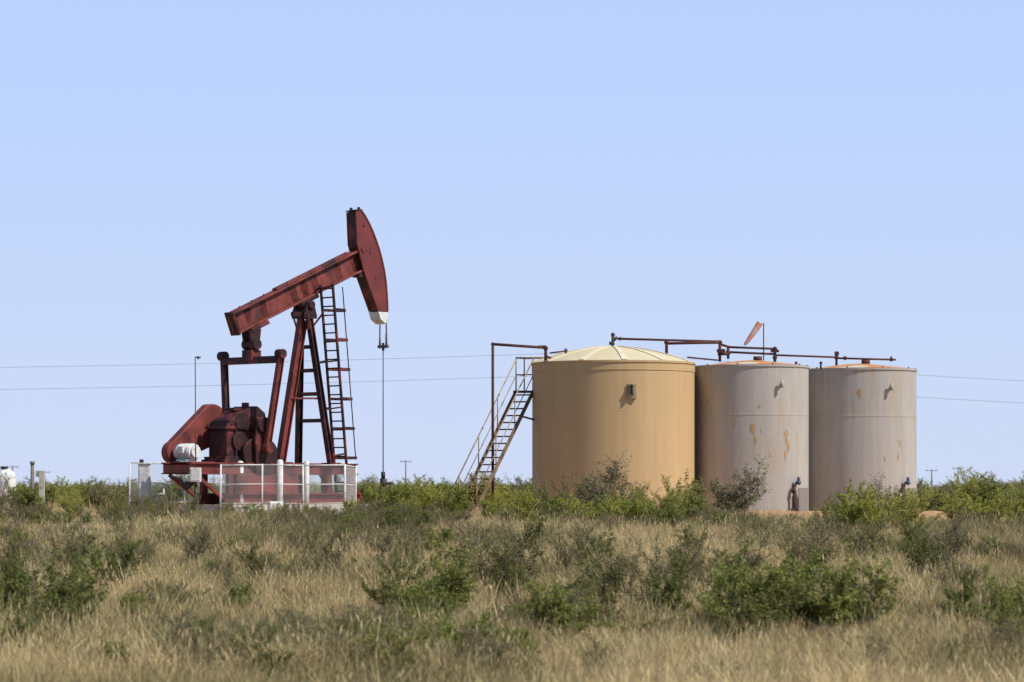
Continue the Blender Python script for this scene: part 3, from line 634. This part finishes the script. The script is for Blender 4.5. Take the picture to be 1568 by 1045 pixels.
L.new(ma.outputs[0], cr.inputs[0]); d = N.new('ShaderNodeBsdfDiffuse'); t = N.new('ShaderNodeBsdfTranslucent'); ms = N.new('ShaderNodeMixShader'); ms.inputs[0].default_value = .3
L.new(cr.outputs[0], d.inputs[0]); L.new(cr.outputs[0], t.inputs[0]); L.new(d.outputs[0], ms.inputs[1]); L.new(t.outputs[0], ms.inputs[2]); L.new(ms.outputs[0], out.inputs[0])
def tuft(seed, nb=34, h=.5, rad=.14):
    r = random.Random(seed); v = []; f = []
    for i in range(nb):
        a = r.uniform(0, 6.283); rr = rad * math.sqrt(r.random()); p = Vector((rr * math.cos(a), rr * math.sin(a), -.03))
        hh = h * r.uniform(.4, 1.15); lean = Vector((math.cos(a), math.sin(a), 0)) * r.uniform(.05, .6) * hh + Vector((r.gauss(.08, .1), r.gauss(0, .1), 0)); ba = r.uniform(0, 3.14)
        s = Vector((math.cos(ba), math.sin(ba), 0)) * r.uniform(.0025, .005); o = len(v)
        m = p + lean * .35 + Vector((0, 0, hh * .6)); e_ = p + lean + Vector((0, 0, hh))
        v.extend([tuple(p - s), tuple(p + s), tuple(m + s), tuple(m - s), tuple(e_)]); f.extend([(o, o + 1, o + 2, o + 3), (o + 3, o + 2, o + 4)])
        if r.random() < .15:
            o = len(v); q = e_; s2 = s.normalized() * .007; v.extend([tuple(q - Vector((0, 0, .05))), tuple(q + s2), tuple(q + Vector((0, 0, .05))), tuple(q - s2)]); f.append((o, o + 1, o + 2, o + 3))
    me = bpy.data.meshes.new('grass_tuft'); me.from_pydata(v, [], f); me.materials.append(M_grass); me.update(); return me
tc = lib('grass_tuft', [tuft(i, 36, .38 + .035 * i, .13 + .014 * i) for i in range(8)])
pts = []; ro = []; sc = []
rg = random.Random(5)
def on_pad(x, y): return abs((x + 1) / 20.6) ** 4 + abs((y - 101) / 9.1) ** 4 < 1
def sc_region(y0, y1, dens, smin, smax, kx=.2):
    area = kx * (y1 ** 2 - y0 ** 2); n = int(area * dens)
    for i in range(n):
        y = math.sqrt(rg.uniform(y0 ** 2, y1 ** 2)); x = rg.uniform(-1, 1) * kx * y
        bare = x > 5 and 88 < y < 112
        if on_pad(x, y) and rg.random() > (.25 if y < 98 else .1): continue
        if bare and rg.random() > .12: continue
        q = mnoise.noise(Vector((x * .22, y * .16, 4))); q2 = mnoise.noise(Vector((x * .9, y * .7, 14)))
        if rg.random() < .22 - q * .6 - q2 * .5: continue
        hs = rg.uniform(smin, smax) * (1 + .5 * q + .45 * q2)
        if y > 78 and y < 100: hs *= .6
        if bare: hs *= .6
        pts.append((x, y, gz(x, y) if not on_pad(x, y) else 1.55)); ro.append((rg.gauss(0, .16), rg.gauss(0, .16), rg.uniform(0, 6.28))); sc.append((hs * 1.2, hs * 1.2, hs))
sc_region(31, 62, 17, .5, 1.15, .21); sc_region(62, 94, 14, .5, 1.05, .2); sc_region(94, 150, 3, .7, 1.2, .2); sc_region(150, 320, .25, 1.2, 2.0, .2)
print('tufts', len(pts)); scatter('grass', pts, ro, sc, tc, 8)
uc = lib('scrub_clump', [s[0] for s in SH['dark'][:2] + SH['dry'][:5] + SH['dry'][1:4] + SH['green'][:2]])
pts = []; ro = []; sc = []
for i in range(2300):
    y = math.sqrt(rg.uniform(38 ** 2, 93 ** 2)); x = rg.uniform(-1, 1) * .2 * y
    q = mnoise.noise(Vector((x * .18 + 9, y * .12, 2)))
    if q < -.03 + rg.uniform(-.12, .12) or (y > 84 and x > 5): continue
    s = rg.uniform(.16, .52) * (1 + .6 * q)
    pts.append((x, y, gz(x, y))); ro.append((0, 0, rg.uniform(0, 6.28))); sc.append((s * 1.2, s * 1.2, s))
scatter('scrub_undergrowth', pts, ro, sc, uc, 12, 3)
dc = lib('brush_clump', [s[0] for s in SH['green'][:4] + SH['dry'][:3] + SH['yellow'][:3] + SH['dark'][:2]])
pts = []; ro = []; sc = []
for i in range(2000):
    y = 112 + (rg.random() ** 1.8) * 700; x = rg.uniform(-1, 1) * .21 * y; s = rg.uniform(.35, 1.0) * (1 + y / 1000)
    pts.append((x, y, 1.48)); ro.append((0, 0, rg.uniform(0, 6.28))); sc.append((s * 1.3, s * 1.3, s))
scatter('distant_brush', pts, ro, sc, dc, 12, 4)

# ---------------------------------------------------------------- light & sky
el_ = math.radians(50); sh = Vector((.92, -.40)).normalized()
sd = Vector((sh.x * math.cos(el_), sh.y * math.cos(el_), math.sin(el_)))
sl = bpy.data.lights.new('sun', 'SUN'); sl.energy = 5.0; sl.angle = math.radians(.53); sl.color = (1, .965, .90)
so = bpy.data.objects.new('sun', sl); so.rotation_euler = sd.to_track_quat('Z', 'Y').to_euler(); so.location = (30, -20, 40); scene.collection.objects.link(so)
w = bpy.data.worlds.new('World'); scene.world = w; w.use_nodes = True; nt = w.node_tree; N = nt.nodes; L = nt.links
sk = N.new('ShaderNodeTexSky'); sk.sky_type = 'NISHITA'; sk.sun_disc = False; sk.sun_elevation = el_; sk.sun_rotation = math.atan2(sd.x, sd.y); sk.air_density = 1.0; sk.dust_density = .3; sk.ozone_density = 2
tcn = N.new('ShaderNodeTexCoord'); sx = N.new('ShaderNodeSeparateXYZ'); L.new(tcn.outputs['Generated'], sx.inputs[0])
hz = N.new('ShaderNodeMapRange'); hz.inputs[1].default_value = 0.0; hz.inputs[2].default_value = .18; L.new(sx.outputs['Z'], hz.inputs[0])
hc = N.new('ShaderNodeMix'); hc.data_type = 'RGBA'; K = 1 / .12
hc.inputs[6].default_value = (.62 * K, .71 * K, .94 * K, 1); hc.inputs[7].default_value = (.465 * K, .645 * K, 1.02 * K, 1); L.new(hz.outputs[0], hc.inputs[0])
hf = N.new('ShaderNodeMapRange'); hf.interpolation_type = 'SMOOTHSTEP'; hf.inputs[1].default_value = .20; hf.inputs[2].default_value = .40; hf.inputs[3].default_value = .95; hf.inputs[4].default_value = .0
L.new(sx.outputs['Z'], hf.inputs[0]); wm = N.new('ShaderNodeMix'); wm.data_type = 'RGBA'; L.new(hf.outputs[0], wm.inputs[0]); L.new(sk.outputs[0], wm.inputs[6]); L.new(hc.outputs[2], wm.inputs[7])
bg = N['Background']; bg.inputs[1].default_value = .12; L.new(wm.outputs[2], bg.inputs[0])

cam = bpy.data.cameras.new('camera'); co = bpy.data.objects.new('camera', cam); scene.collection.objects.link(co)
co.location = (0, 0, 2.4); co.rotation_euler = (math.radians(90), 0, 0); cam.lens = 110.2; cam.sensor_width = 36; cam.shift_y = .145; cam.clip_start = .5; cam.clip_end = 8000
cam.dof.use_dof = True; cam.dof.focus_distance = 98; cam.dof.aperture_fstop = 2.4
scene.camera = co
scene.view_settings.view_transform = 'Standard'; scene.view_settings.look = 'None'; scene.view_settings.exposure = 0
